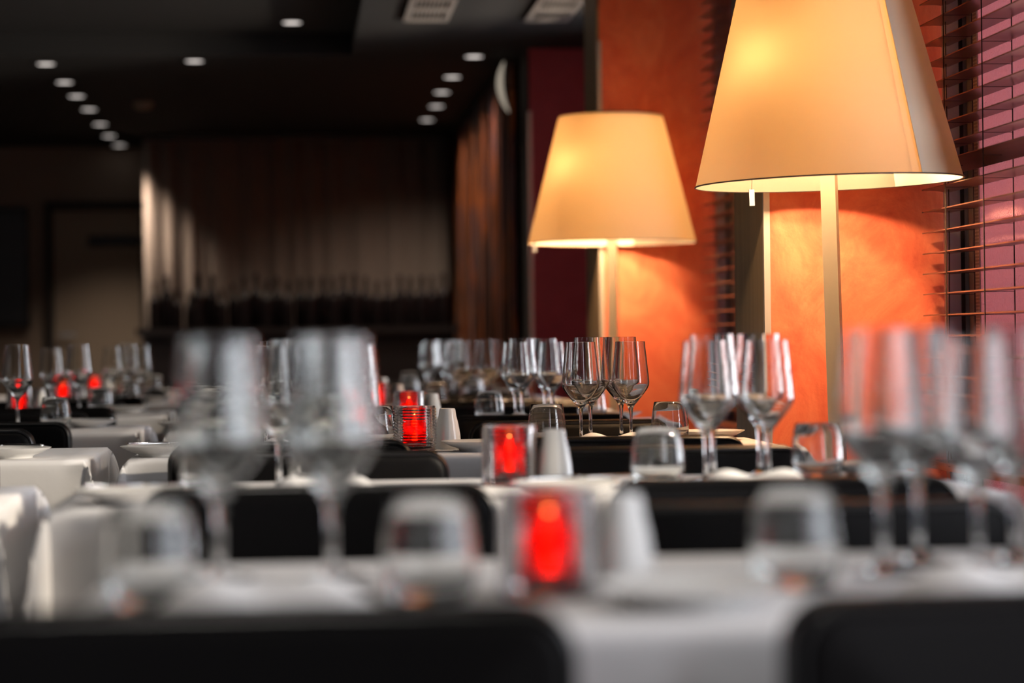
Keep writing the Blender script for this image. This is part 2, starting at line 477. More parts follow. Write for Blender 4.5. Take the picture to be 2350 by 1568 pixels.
# bar with its bottles
b = empty('bar_counter', 'black bar counter across the far end of the room below the curtain', 'bar', (0, 14.5, 0))
link('counter_top', MB().box(-0.95, 0.93, -0.35, 0.3, 1.03, 1.07).mesh('counter_top', False), M['barwood'], b)
link('front_panel', MB().box(-0.90, 0.90, -0.27, -0.2, 0.0, 1.03).mesh('front_panel', False), M['barwood'], b)
bp_ = [(0, 0), (0.036, 0), (0.038, 0.004), (0.038, 0.17), (0.035, 0.19), (0.022, 0.215), (0.0145, 0.23), (0.013, 0.27), (0.0155, 0.272), (0.0155, 0.285), (0.012, 0.287), (0.012, 0.31), (0, 0.31)]
bottle_me = MB().lathe(bp_, 24).mesh('wine_bottle')
bottle_me.materials.append(M['bottle'])
for k in range(27):
    x = -0.86 + k * 0.066 + rnd.uniform(-0.006, 0.006)
    o = bpy.data.objects.new('wine_bottle', bottle_me); C.objects.link(o)
    o.location = (x, 14.5 + (0.05 if k % 2 else -0.06) + rnd.uniform(-0.02, 0.02), 1.07)
    sc = rnd.uniform(0.85, 1.08) * (0.8 if k in (2, 3, 6) else 1); o.scale = (sc, sc, sc)
    tag(o, 'dark wine bottle standing in the long row on the far bar', 'bottle', 'dark bottles in a row on the far bar')

# strip screen beyond the crimson pier
sc_ = empty('strip_screen', 'tall screen of dark brown vertical strips with painted orange reflections beside the crimson pier', 'screen', (0.99, 13.1, 0))
st = MB()
y = -1.9
while y < 1.9:
    wd = rnd.uniform(0.05, 0.11)
    st.box(-0.02 + rnd.uniform(-0.012, 0.012), 0.015, y, y + wd - 0.012, 0.05, ZL - 0.03); y += wd
link('strips', st.mesh('strips', False), M['strips'], sc_)
link('rail', MB().box(-0.03, 0.02, -1.95, 1.92, ZL - 0.03, ZL - 0.002).mesh('rail', False), M['darkmetal'], sc_)
link('base_rail', MB().box(-0.03, 0.02, -1.95, 1.92, 0.0, 0.05).mesh('base_rail', False), M['darkmetal'], sc_)
# curved wall light beyond the crimson pier
pts = []
v = []; f_ = []
for i in range(15):
    a = -1 + 2 * i / 14
    wd = 0.011 * (1 - abs(a) ** 2.2) + 0.003
    x = 0.028 * a * a - 0.02 + (0.01 * a)
    for sx, sy in ((-wd, -0.006), (wd, -0.006), (wd, 0.006), (-wd, 0.006)):
        v.append((x + sx, sy, -0.115 * a))
for i in range(14):
    for k in range(4):
        f_.append((i * 4 + k, i * 4 + (k + 1) % 4, i * 4 + 4 + (k + 1) % 4, i * 4 + 4 + k))
f_ += [(3, 2, 1, 0), (56, 57, 58, 59)]
scn_l = empty('wall_light', 'pale curved crescent light high beside the crimson pier', 'lamp', (0.952, 11.12, 2.145))
link('shade', MB().add(v, f_).mesh('shade', True, 50), M['sconce'], scn_l)
link('bracket', MB().tube([(0.0, 0.004, 0.0), (0.05, 0.03, 0.0)], 0.006).mesh('bracket'), M['darkmetal'], scn_l)

# ceiling fittings
def spot_proto():
    e = empty('ceiling_spotlight', '', 'ceiling light', (0, 0, 0))
    link('trim_ring', MB().lathe([(0.042, 0.0), (0.050, 0.0), (0.050, -0.005), (0.042, -0.005), (0.042, 0.0)], 32).mesh('trim_ring'), M['darkmetal'], e)
    link('lens', MB().lathe([(0, -0.003), (0.041, -0.003), (0.041, -0.001), (0, -0.001)], 24).mesh('lens'), M['spot'], e)
    return e
SPOTS = []
names_l = ['faint first', 'second', 'third', 'fourth', 'fifth', 'sixth', 'seventh and last']
for k, (u, v_) in enumerate([(118, 148), (160, 190), (187, 222), (215, 252), (240, 286), (260, 313), (283, 334)]):
    hor = 784 + (1175 - u) * 0.0122
    d_ = 5548 * (ZL - EYE) / (hor - v_); x = (u - 690) / 5548 * d_
    SPOTS.append((x, d_ - 0.087 * x, ZL, 'lit ceiling spotlight, %s from the front in the left-hand row' % names_l[k], 'left row of ceiling spotlights'))
names_r = ['faint first', 'second', 'third', 'fourth', 'fifth and last']
for k, (u, v_) in enumerate([(1093, 131), (1043, 178), (1019, 213), (1006, 245), (984, 276)]):
    hor = 784 + (1175 - u) * 0.0122
    d_ = 5548 * (ZL - EYE) / (hor - v_); x = (u - 690) / 5548 * d_
    SPOTS.append((x, d_ - 0.087 * x, ZL, 'lit ceiling spotlight, %s from the front in the right-hand row' % names_r[k], 'right row of ceiling spotlights'))
SPOTS.append((-0.47, 11.2, ZL, 'bright ceiling spotlight alone just behind the ceiling step', 'ceiling spotlights on their own'))
SPOTS.append((-0.02, 10.62, ZC, 'bright ceiling spotlight alone in front of the ceiling step', 'ceiling spotlights on their own'))
sp = None
dim = {0, 6, 7}
for i, (x, y, z, lab, g) in enumerate(SPOTS):
    if sp is None:
        sp = spot_proto(); sp.location = (x, y, z); tag(sp, lab, 'ceiling light', g); o = sp
    else:
        o = clone(sp, lab, (x, y, z), 0, g)
    if i in dim:
        ln = [c for c in o.children if c.name.startswith('lens')][0]
        ln.data = ln.data.copy(); ln.data.materials[0] = M['spot_dim']
# weak real beams of the rear spotlights
for i, (x, y, z, lab, g) in enumerate(SPOTS):
    if i in (0, 1, 2, 3, 5, 8, 9, 10, 11):
        l = bpy.data.lights.new('spot_beam', 'SPOT'); l.energy = 60 if i == 5 else 30; l.color = (1, 0.80, 0.64); l.spot_size = 1.7 if i == 5 else 2.55; l.spot_blend = 1; l.shadow_soft_size = 0.04
        o = bpy.data.objects.new('spot_beam', l); o.location = (x, y, z - 0.02); C.objects.link(o)
# downlights above the nearer tables (out of the picture; they light the table tops and glint in the glasses)
near_spots = [(-0.75, 1.4), (-0.75, 2.9), (-0.75, 4.4), (-0.1, 2.1), (-0.1, 3.6), (0.62, 1.5), (0.62, 3.0), (-0.75, 6.0), (-0.1, 5.2), (0.62, 0.6), (-0.1, 0.7)]
for i, (x, y) in enumerate(near_spots):
    z = ZL if x > 0.25 else ZC
    clone(sp, 'lit ceiling spotlight above the nearer tables', (x, y, z), 0, 'ceiling spotlights above the nearer tables')
    l = bpy.data.lights.new('spot_beam', 'SPOT'); l.energy = 15; l.color = (1, 0.92, 0.84); l.spot_size = 1.9; l.spot_blend = 1; l.shadow_soft_size = 0.05
    o = bpy.data.objects.new('spot_beam', l); o.location = (x, y, z - 0.02); C.objects.link(o)
sd = empty('smoke_detector', 'dim round smoke detector on the dark ceiling between the spotlight rows', 'detector', (-0.83, 13.15, ZL))
link('body', MB().lathe([(0, -0.035), (0.03, -0.035), (0.05, -0.02), (0.055, 0), (0, 0)], 32).mesh('body'), M['taupe'], sd)
def vent(x, y, lab):
    v = empty('ceiling_vent', lab, 'vent', (x, y, ZL), 0, 'air vents in the soffit')
    link('frame', MB().box(-0.09, 0.09, -0.33, -0.28, -0.012, 0).box(-0.09, 0.09, 0.28, 0.33, -0.012, 0).box(-0.09, -0.072, -0.28, 0.28, -0.012, 0)
         .box(0.072, 0.09, -0.28, 0.28, -0.012, 0).box(-0.072, 0.072, -0.03, 0.03, -0.012, 0).mesh('frame', False), M['vent'], v)
    g = MB()
    for k in range(9): g.box(-0.068 + k * 0.0165, -0.062 + k * 0.0165, -0.28, 0.28, -0.010, -0.002)
    link('grille', g.mesh('grille', False), M['vent'], v)
M['vent'] = mat('vent_enamel', (0.26, 0.235, 0.22), 0.6)
vent(0.52, 9.45, 'pale rectangular air vent in the ceiling, further from the orange pier')
vent(1.03 - 0.02, 9.45, 'pale rectangular air vent in the ceiling, half hidden by the far orange pier')

# ---------------------------------------------------------------- floor lamps
def lamp(label, x, y, lean, seam, group, base_turn=-0.40):
    e = empty('floor_lamp', label, 'lamp', (x, y, 0), 0, group)
    e.rotation_euler = (0, math.radians(lean), 0)
    ZB, ZT, RB, RT = 1.293, 1.713, 0.278, 0.172
    def cone(a0, a1, dr, n=72, zlo=ZB, zhi=ZT, th=0.0012):
        v = []; f = []
        K = 9
        for i in range(n + 1):
            a = math.radians(a0 + (a1 - a0) * i / n)
            for side in (0, -th):
                for k in range(K):
                    t = k / (K - 1); r = RB + (RT - RB) * t + dr + side
                    v.append((r * math.sin(a), -r * math.cos(a), zlo + (zhi - zlo) * t))
        W = 2 * K
        for i in range(n):
            for k in range(K - 1):
                a, b = i * W + k, (i + 1) * W + k
                f.append((a, b, b + 1, a + 1))
                a += K; b += K
                f.append((a, a + 1, b + 1, b))
            f.append((i * W, i * W + K, (i + 1) * W + K, (i + 1) * W))
            f.append((i * W + K - 1, (i + 1) * W + K - 1, (i + 1) * W + 2 * K - 1, i * W + 2 * K - 1))
        for i in (0, n):
            for k in range(K - 1):
                q = (i * W + k, i * W + k + 1, i * W + K + k + 1, i * W + K + k)
                f.append(q if i == 0 else q[::-1])
        return MB().add(v, f)
    # main sheet of card, going round from the seam; then the seam fold, then the double layered sheet
    link('shade_panel', cone(seam - 250, seam, 0, 120).mesh('shade_panel', True, 50), M['shade'], e)
    tag(link('shade_seam', cone(seam - 1.5, seam + 7, -0.006, 8).mesh('shade_seam', True, 50), M['shade'], e), 'glowing vertical fold of the shade')
    tag(link('shade_overlap', cone(seam + 5.5, seam + 112, -0.001, 60, th=0.002).mesh('shade_overlap', True, 50), M['shade_double'], e), 'double layered beige side of the shade')
    rim = MB().tube([((RB + 0.0005) * math.sin(2 * PI * k / 96), -(RB + 0.0005) * math.cos(2 * PI * k / 96), ZB) for k in range(96)], 0.0016, 6, True)
    link('shade_rim', rim.mesh('shade_rim'), M['rim'], e)
    rim = MB().tube([((RT) * math.sin(2 * PI * k / 72), -(RT) * math.cos(2 * PI * k / 72), ZT) for k in range(72)], 0.002, 6, True)
    sp_ = MB()
    for k in range(3):
        a = 2 * PI * k / 3 + 0.6
        sp_.tube([(0.012 * math.sin(a), -0.012 * math.cos(a), ZT - 0.02), (RT * math.sin(a), -RT * math.cos(a), ZT)], 0.002, 6)
    rim.v, rim.f = rim.add(sp_.v, sp_.f).v, rim.f
    link('shade_carrier', rim.mesh('shade_carrier'), M['darkmetal'], e)
    tag(link('top_diffuser', MB().lathe([(0, ZT - 0.012), (RT - 0.001, ZT - 0.012), (RT - 0.001, ZT - 0.009), (0, ZT - 0.009)], 64).mesh('top_diffuser', True, 40), M['diffuser'], e), 'pale diffuser disc added to soften light from the top of the shade')  # unseen disc, added to soften the light thrown up the pier
    p = MB().box(-0.0155, 0.0155, -0.0155, 0.0155, 0.02, ZT - 0.02)
    link('pole', p.mesh('pole', False), M['pole'], e, rot=(0, 0, base_turn))
    link('base', MB().lathe([(0, 0), (0.14, 0), (0.145, 0.006), (0.14, 0.016), (0.03, 0.022), (0, 0.022)], 48).mesh('base'), M['pole'], e)
    # socket arms: bulb left of the pole, second bulb added to light the wall
    hold = MB()
    for bx, by, bz in ((-0.115, -0.085, ZB + 0.225), (0.075, 0.075, ZB + 0.225)):
        hold.tube([(0, 0, bz - 0.07), (bx, by, bz - 0.07), (bx, by, bz - 0.025)], 0.007)
        link('bulb', MB().lathe([(0, -0.03), (0.012, -0.028), (0.022, -0.012), (0.03, 0.012), (0.028, 0.03), (0.016, 0.043), (0, 0.047)], 24, c=(bx, by, bz)).mesh('bulb'), M['bulb' if bx < 0 else 'bulb_fill'], e)
    link('lamp_holder', hold.mesh('lamp_holder'), M['darkmetal'], e)
    # pull switch hanging at the left of the rim
    px, py = (-0.160, 0.02) if lean else (-0.262, -0.04)
    sw = MB().box(-0.0055, 0.0055, -0.0025, 0.0025, -0.034, 0.0)
    s_ = link('pull_switch', sw.mesh('pull_switch', False), M['porcelain'], e, loc=(px, py, ZB - 0.008 if lean else ZB + 0.004))
    link('chain', MB().tube([(0, 0, 0), (0.004, 0.001, 0.06), (0.045 if lean else 0.09, 0.0, 0.165)], 0.0008, 5).mesh('chain'), M['chrome'], s_)
    return e
lamp('large cream shaded floor lamp standing beside the near orange pier', 1.130, 4.965, -1.25, 24, 'cream shaded floor lamps along the window wall')
lamp('smaller looking cream floor lamp farther back, before the second orange pier', 1.033, 7.955, 0.0, 150, 'cream shaded floor lamps along the window wall', -0.27)

# ---------------------------------------------------------------- furniture and tableware prototypes
TT = 0.748
ORD = ['nearest', 'second', 'third', 'fourth', 'fifth', 'sixth', 'seventh']

chair_me = {}
def make_chair():
    e = empty('dining_chair', '', 'chair', (0, 0, 0))
    link('backrest', MB().pillow(0.465, 0.43, 0.070, 0.04, 0.02, 0.012, 0.355).mesh('backrest', True, 60), M['leather'], e)
    link('seat', MB().pillow(0.45, 0.42, 0.085, 0.05, 0.03, 0.006, 0.425, 'z').mesh('seat', True, 60), M['leather'], e, loc=(0, 0.235, 0))
    for s in (-1, 1):
        pts = []
        hw, hh, r = 0.2325 - 0.006, 0.215 - 0.006, 0.034
        for cx, cz, a0 in ((hw - r, hh - r, 0), (-hw + r, hh - r, 90), (-hw + r, -hh + r, 180), (hw - r, -hh + r, 270)):
            for k in range(7):
                a = math.radians(a0 + 15 * k)
                px, pz = cx + r * math.cos(a), cz + r * math.sin(a)
                pts.append((px, s * 0.030 + 0.012 * (1 - (px / 0.23) ** 2), pz + 0.57))
            if a0 in (0, 180):
                sg = -1 if a0 == 0 else 1
                for q in range(1, 8):
                    px = (hw - r) * (-sg) + sg * 2 * (hw - r) * q / 8
                    pts.append((px, s * 0.030 + 0.012 * (1 - (px / 0.23) ** 2), (hh if a0 == 0 else -hh) + 0.57))
        tag(link('piping', MB().tube(pts, 0.0035, 6, True).mesh('piping'), M['leather_edge'], e), 'stitched black piping along the edge')
    for sx in (-0.19, 0.19):
        for sy in (0.02, 0.41):
            v = [(sx + a * q, sy + b * q, z) for z, q in ((0.0, 0.013), (0.385, 0.02)) for a, b in ((-1, -1), (1, -1), (1, 1), (-1, 1))]
            link('leg', MB().add(v, [(3, 2, 1, 0), (4, 5, 6, 7), (0, 1, 5, 4), (1, 2, 6, 5), (2, 3, 7, 6), (3, 0, 4, 7)]).mesh('leg', False), M['blackwood'], e)
    return e
chair0 = None
def chair(x, y, rz, lab, g):
    global chair0
    if chair0 is None:
        chair0 = make_chair(); o = chair0; o.location = (x, y, 0); o.rotation_euler = (0, 0, rz); tag(o, lab, 'chair', g)
        return o
    return clone(chair0, lab, (x, y, 0), rz, g)

def glass_mesh(H, k, name):
    outer = [(0, 0), (0.0355, 0), (0.0365, 0.001), (0.034, 0.0024), (0.018, 0.0045), (0.008, 0.009), (0.0045, 0.018), (0.0037, 0.035), (0.0036, 0.055), (0.0042, 0.070),
             (0.0058, 0.079), (0.0098, 0.0860), (0.0170, 0.0945), (0.0245, 0.1035), (0.0320, 0.1130), (0.0385, 0.1220), (0.0417, 0.1285), (0.0426, 0.135), (0.0422, 0.143),
             (0.0408, 0.156), (0.0388, 0.174), (0.0366, 0.196), (0.0345, 0.214), (0.0335, 0.2268)]
    inner = [(0.0326, 0.2272), (0.0335, 0.214), (0.0356, 0.196), (0.0378, 0.174), (0.0397, 0.156), (0.0410, 0.143), (0.0413, 0.135), (0.0406, 0.130), (0.0372, 0.1235), (0.0304, 0.1143),
             (0.0225, 0.1050), (0.0145, 0.0970), (0.007, 0.0918), (0, 0.0905)]
    s = H / 0.227
    return MB().lathe([(r * k, z * s) for r, z in outer + inner], 56).mesh(name, True, 60)
G_L = glass_mesh(0.227, 1.0, 'large_wine_glass'); G_L.materials.append(M['glass'])
G_S = glass_mesh(0.217, 0.94, 'small_wine_glass'); G_S.materials.append(M['glass'])
tm = [(0, 0), (0.030, 0), (0.034, 0.003), (0.0385, 0.014), (0.0405, 0.027), (0.0398, 0.045), (0.0368, 0.068), (0.0335, 0.0868), (0.0325, 0.0872), (0.0357, 0.068), (0.0386, 0.045),
      (0.0393, 0.028), (0.0370, 0.017), (0.030, 0.012), (0, 0.0105)]
G_T = MB().lathe(tm, 56).mesh('tumbler', True, 60); G_T.materials.append(M['glass'])

def wine_glass(x, y, big, lab, g):
    o = bpy.data.objects.new('wine_glass', G_L if big else G_S); C.objects.link(o)
    o.location = (x, y, TT + 0.002); tag(o, lab, 'wine glass', g)
def tumbler(x, y, lab, g):
    o = bpy.data.objects.new('water_tumbler', G_T); C.objects.link(o)
    o.location = (x, y, TT + 0.002); tag(o, lab, 'tumbler', g)

def make_candle():
    e = empty('candle_holder', '', 'candle', (0, 0, 0))
    pr = [(0, 0), (0.040, 0)]
    H = 0.092; nr = 15
    for i in range(nr * 4 + 1):
        z = 0.002 + (H - 0.004) * i / (nr * 4)
        pr.append((0.0425 + 0.0014 * math.sin(2 * PI * i / 4 + 0.01) + (0.0 if i else -0.001), z))
    pr += [(0.0410, H), (0.0375, H - 0.001), (0.0372, 0.012), (0.034, 0.0095), (0, 0.0095)]
    # vertical facets make the small lens pattern
    mb = MB(); n = 60
    v, f, rings = [], [], []
    for r, z in pr:
        if r < 1e-6: rings.append([len(v)]); v.append((0, 0, z))
        else:
            rings.append(list(range(len(v), len(v) + n)))
            for i in range(n):
                a = 2 * PI * i / n
                rr = r + (0.0006 * (1 if i % 2 else -1) if r > 0.0405 and 0.002 < z < H - 0.002 else 0)
                v.append((rr * math.cos(a), rr * math.sin(a), z))
    for A, B in zip(rings, rings[1:]):
        for i in range(n):
            j = (i + 1) % n
            if len(A) == 1: f.append((A[0], B[j], B[i]))
            elif len(B) == 1: f.append((A[i], A[j], B[0]))
            else: f.append((A[i], A[j], B[j], B[i]))
    tag(link('glass_jar', mb.add(v, f).mesh('glass_jar', True, 50), M['ribbed'], e), 'clear ribbed glass jar')
    cup = [(0, 0), (0.022, 0), (0.0245, 0.002), (0.027, 0.058), (0.0262, 0.0585), (0.0237, 0.003), (0, 0.0015)]
    c = link('red_cup', MB().lathe(cup, 40, c=(0, 0, 0.0105)).mesh('red_cup', True, 50), M['redcup'], e)
    tag(c, 'red translucent cup glowing inside the jar')
    wx = link('wax', MB().lathe([(0, 0), (0.021, 0), (0.0215, 0.016), (0, 0.0165)], 32, c=(0, 0, 0.0135)).mesh('wax', True, 50), M['wax'], e)
    link('flame', MB().lathe([(0, 0), (0.0055, 0.004), (0.0068, 0.009), (0.004, 0.020), (0, 0.029)], 16, c=(0, 0, 0.032)).mesh('flame'), M['flame'], e)
    return e
candle0 = None
def candle(x, y, lab, g, rz=0):
    global candle0
    if candle0 is None:
        candle0 = make_candle(); o = candle0; o.location = (x, y, TT + 0.002); tag(o, lab, 'candle', g); return o
    return clone(candle0, lab, (x, y, TT + 0.002), rz, g)

sh = [(0, 0), (0.026, 0), (0.0275, 0.002), (0.0275, 0.010), (0.0262, 0.030), (0.0225, 0.052), (0.0185, 0.068), (0.0168, 0.080), (0.0155, 0.0835), (0.0135, 0.084), (0.012, 0.081), (0.012, 0.06), (0, 0.06)]
SH = MB().lathe(sh, 40).mesh('shaker', True, 50); SH.materials.append(M['porcelain'])
def shaker(x, y, lab, g):
    o = bpy.data.objects.new('porcelain_shaker', SH); C.objects.link(o); o.location = (x, y, TT + 0.002); tag(o, lab, 'shaker', g)
pl = [(0, 0.004), (0.036, 0.004), (0.037, 0.0), (0.041, 0.0), (0.043, 0.005), (0.060, 0.011), (0.077, 0.0195), (0.0785, 0.021), (0.076, 0.0215), (0.060, 0.0145), (0.043, 0.0085), (0, 0.0075)]
PL = MB().lathe(pl, 56).mesh('plate', True, 50); PL.materials.append(M['porcelain'])
def plate(x, y, lab, g, s=1.0):
    o = bpy.data.objects.new('bread_plate', PL); C.objects.link(o); o.location = (x, y, TT + 0.002); o.scale = (s, s, s); tag(o, lab, 'plate', g)
# butter knife: blade and handle
def make_knife():
    e = empty('butter_knife', '', 'knife', (0, 0, 0))
    link('handle', MB().pillow(0.012, 0.085, 0.006, 0.005, 0.0025, 0, 0, 'z').mesh('handle'), M['chrome'], e, loc=(0, -0.05, 0))
    link('blade', MB().pillow(0.017, 0.085, 0.003, 0.008, 0.001, 0, 0, 'z').mesh('blade'), M['chrome'], e, loc=(0, 0.035, 0))
    return e
knife0 = None
def knife(x, y, rz, lab, g):
    global knife0
    if knife0 is None:
        knife0 = make_knife(); o = knife0; o.location = (x, y, TT + 0.0275); o.rotation_euler = (0, 0, rz); tag(o, lab, 'knife', g); return o
    return clone(knife0, lab, (x, y, TT + 0.0275), rz, g)
# folded napkin with two soft humps
v = []; f_ = []
NA, NB = 28, 12
for i in range(NA + 1):
    x = -0.10 + 0.20 * i / NA
    env = 0.036 * (1 - abs(x / 0.10) ** 3.0) * (0.82 + 0.18 * math.cos(2 * PI * (abs(x) - 0.05) / 0.10)) + 0.0006
    for j in range(NB + 1):
        a = PI * j / NB
        yy = -0.045 * math.cos(a); v.append((x, yy + 0.004 * math.sin(x * 60), env * math.sin(a) ** 0.8))
for i in range(NA):
    for j in range(NB):
        a = i * (NB + 1) + j; b_ = a + NB + 1
        f_.append((a, b_, b_ + 1, a + 1))
    f_.append((i * (NB + 1), i * (NB + 1) + NB, (i + 1) * (NB + 1) + NB, (i + 1) * (NB + 1)))
NAP = MB().add(v, f_).mesh('napkin', True, 70); NAP.materials.append(M['napkin'])
def napkin(x, y, rz, lab, g, s=1.0):
    o = bpy.data.objects.new('folded_napkin', NAP); C.objects.link(o); o.location = (x, y, TT + 0.002); o.rotation_euler = (0, 0, rz); o.scale = (s, s, s); tag(o, lab, 'napkin', g)

# tablecloth
def cloth_mesh(W, D, drop, seed):
    r_ = random.Random(seed)
    A = 0.030
    nx, ny, nd = 30, 16, 20
    us = [-W / 2 - drop * (1 - i / nd) for i in range(nd)] + [-W / 2 + W * i / nx for i in range(nx + 1)] + [W / 2 + drop * (i + 1) / nd for i in range(nd)]
    vs = [-D / 2 - drop * (1 - i / nd) for i in range(nd)] + [-D / 2 + D * i / ny for i in range(ny + 1)] + [D / 2 + drop * (i + 1) / nd for i in range(nd)]
    ph = [r_.uniform(0, 6) for _ in range(4)]
    def pos(u, v):
        ox = max(abs(u) - W / 2, 0); oy = max(abs(v) - D / 2, 0)
        sx = 1 if u > 0 else -1; sy = 1 if v > 0 else -1
        cx = max(min(u, W / 2), -W / 2); cy = max(min(v, D / 2), -D / 2)
        x, y, z = cx, cy, 0.0016
        rr = 0.010   # soft rounding over the table edge
        if ox > 0 or oy > 0:
            r = math.hypot(ox, oy)
            if ox >= oy:
                th = math.atan2(oy, ox); psi = th        # 0..45deg from hanging on the x face
                dirx, diry = math.sin(psi), math.cos(psi)
            else:
                th = math.atan2(ox, oy); psi = th
                dirx, diry = math.cos(psi), math.sin(psi)
            off = r * math.sin(th)
            off = A * 1.45 * (1 - math.exp(-off / (A * 1.45)))
            x += sx * dirx * off; y += sy * diry * off
            z -= r * math.cos(th)
            k = min(max(ox, oy) / drop, 1)
            # gap from the table edge and gentle waves
            if ox >= oy:
                x += sx * (0.0035 + 0.005 * k * math.sin(v * 17 + ph[0] + sx)) * min(1, ox / 0.01)
            if oy >= ox:
                y += sy * (0.0035 + 0.006 * k * math.sin(u * 15 + ph[1] + sy)) * min(1, oy / 0.01)
        else:
            dx, dy = W / 2 - abs(u), D / 2 - abs(v); dd = min(dx, dy)
            z += 0.0012 * math.sin(u * 9 + ph[2]) * math.sin(v * 8 + ph[3]) * min(1, dd / 0.1) * 0.0
        return (x, y, z)
    V = [pos(u, v) for v in vs for u in us]
    n = len(us); F = []
    for j in range(len(vs) - 1):
        for i in range(n - 1):
            a = j * n + i
            uc, vc = (us[i] + us[i + 1]) / 2, (vs[j] + vs[j + 1]) / 2
            if abs(uc) > W / 2 and abs(vc) > D / 2:      # split along the ridge of the corner fold
                if uc * vc > 0: F += [(a, a + 1, a + n + 1), (a, a + n + 1, a + n)]
                else: F += [(a, a + 1, a + n), (a + 1, a + n + 1, a + n)]
            else: F.append((a, a + 1, a + n + 1, a + n))
    me = MB().add(V, F).mesh('tablecloth', True, 180); me.materials.append(M['cloth'])
    return me

EDGE = [1.84 + 1.45 * k for k in range(7)]
EDGE[1] = 3.29
TD = 0.60
table_top = {}
def make_table(W, xc, k, side):
    y = EDGE[k] + TD / 2
    word = 'window-side' if side in 'RN' else 'aisle-side'
    key = side
    lab = '%s rectangular dining table of the %s line, hidden under its white cloth' % (ORD[k], word)
    g = 'dining tables of the %s line' % word
    if key not in table_top:
        e = empty('dining_table', lab, 'table', (xc, y, 0), 0, g)
        link('tabletop', MB().box(-W / 2 + 0.004, W / 2 - 0.004, -TD / 2 + 0.004, TD / 2 - 0.004, TT - 0.03, TT).mesh('tabletop', False), M['blackwood'], e)
        for sx in (-1, 1):
            for sy in (-1, 1):
                lx, ly = (sx * (W / 2 - 0.022) if side != 'N' or sx > 0 else -0.1275), sy * (TD / 2 - 0.03)
                link('leg', MB().box(lx - 0.017, lx + 0.017, ly - 0.022, ly + 0.022, 0, TT - 0.03).mesh('leg', False), M['blackwood'], e)
        table_top[key] = e
    else:
        e = clone(table_top[key], lab, (xc, y, 0), 0, g)
    me = cloth_mesh(W, TD, 0.20, k * 7 + (3 if side == 'R' else 5))
    o = link('tablecloth', me, None, loc=(xc, y, TT))
    tag(o, 'white cloth with hanging corner folds over the %s %s table' % (ORD[k], word), 'tablecloth', 'white tablecloths of the %s line' % word)

def seat_labels(k, side, seat):
    word = 'window-side' if side == 'R' else 'aisle-side'
    return '%s, %s %s table' % (seat + ' seats', ORD[k], word), '%s %s table, %s seats' % (ORD[k], word, seat)

# ---------------------------------------------------------------- window-side line of tables
XR = [(-0.335 + 0.985) / 2] * 7
for k in range(1, 7):
    make_table(1.32, 0.325, k, 'R')
make_table(1.175, 0.3975, 0, 'N')
XS = [0.575, 0.636, 0.62, 0.60, 0.60, 0.57, 0.57]
XL = [-0.04, 0.02, -0.02, -0.03, -0.05, -0.06, -0.06]
GW = {  # custom glass spots: (x, y - edge, big)
    (0, 'right'): [(0.535, 0.36, 1), (0.597, 0.47, 1), (0.625, 0.36, 0), (0.690, 0.46, 1)],
    (0, 'left'): [(-0.073, 0.31, 1), (-0.079, 0.44, 0), (0.026, 0.31, 1), (0.028, 0.44, 0)],
}
GW.update({(1, 'right'): [(0.611, 0.34, 0), (0.641, 0.45, 1), (0.724, 0.50, 1), (0.7107, 0.36, 0)],
           (2, 'right'): [(0.589, 0.34, 0), (0.620, 0.43, 1), (0.696, 0.50, 1), (0.698, 0.36, 0)],
           (3, 'right'): [(0.579, 0.34, 0), (0.605, 0.43, 1), (0.676, 0.50, 1), (0.681, 0.36, 0)],
           (4, 'right'): [(0.526, 0.34, 0), (0.545, 0.45, 1), (0.612, 0.36, 1), (0.640, 0.48, 1)],
           (5, 'right'): [(0.497, 0.36, 0), (0.512, 0.44, 1), (0.575, 0.52, 1), (0.595, 0.36, 0)]})
TW = {(0, 'right'): [(0.432, 0.26), (0.80, 0.34)], (0, 'left'): [(-0.128, 0.21), (0.108, 0.22)],
      (1, 'left'): [(-0.14, 0.30), (0.022, 0.21)], (2, 'left'): [(-0.15, 0.32), (0.158, 0.37)],
      (1, 'right'): [(0.532, 0.31), (0.795, 0.40)], (2, 'right'): [(0.513, 0.31), (0.783, 0.37)],
      (3, 'right'): [(0.505, 0.31), (0.79, 0.37)], (4, 'right'): [(0.445, 0.31), (0.73, 0.37)], (5, 'right'): [(0.42, 0.31), (0.665, 0.25)]}
WHICH = {('g', 0): 'leftmost', ('g', 1): 'second', ('g', 2): 'third', ('g', 3): 'rightmost'}
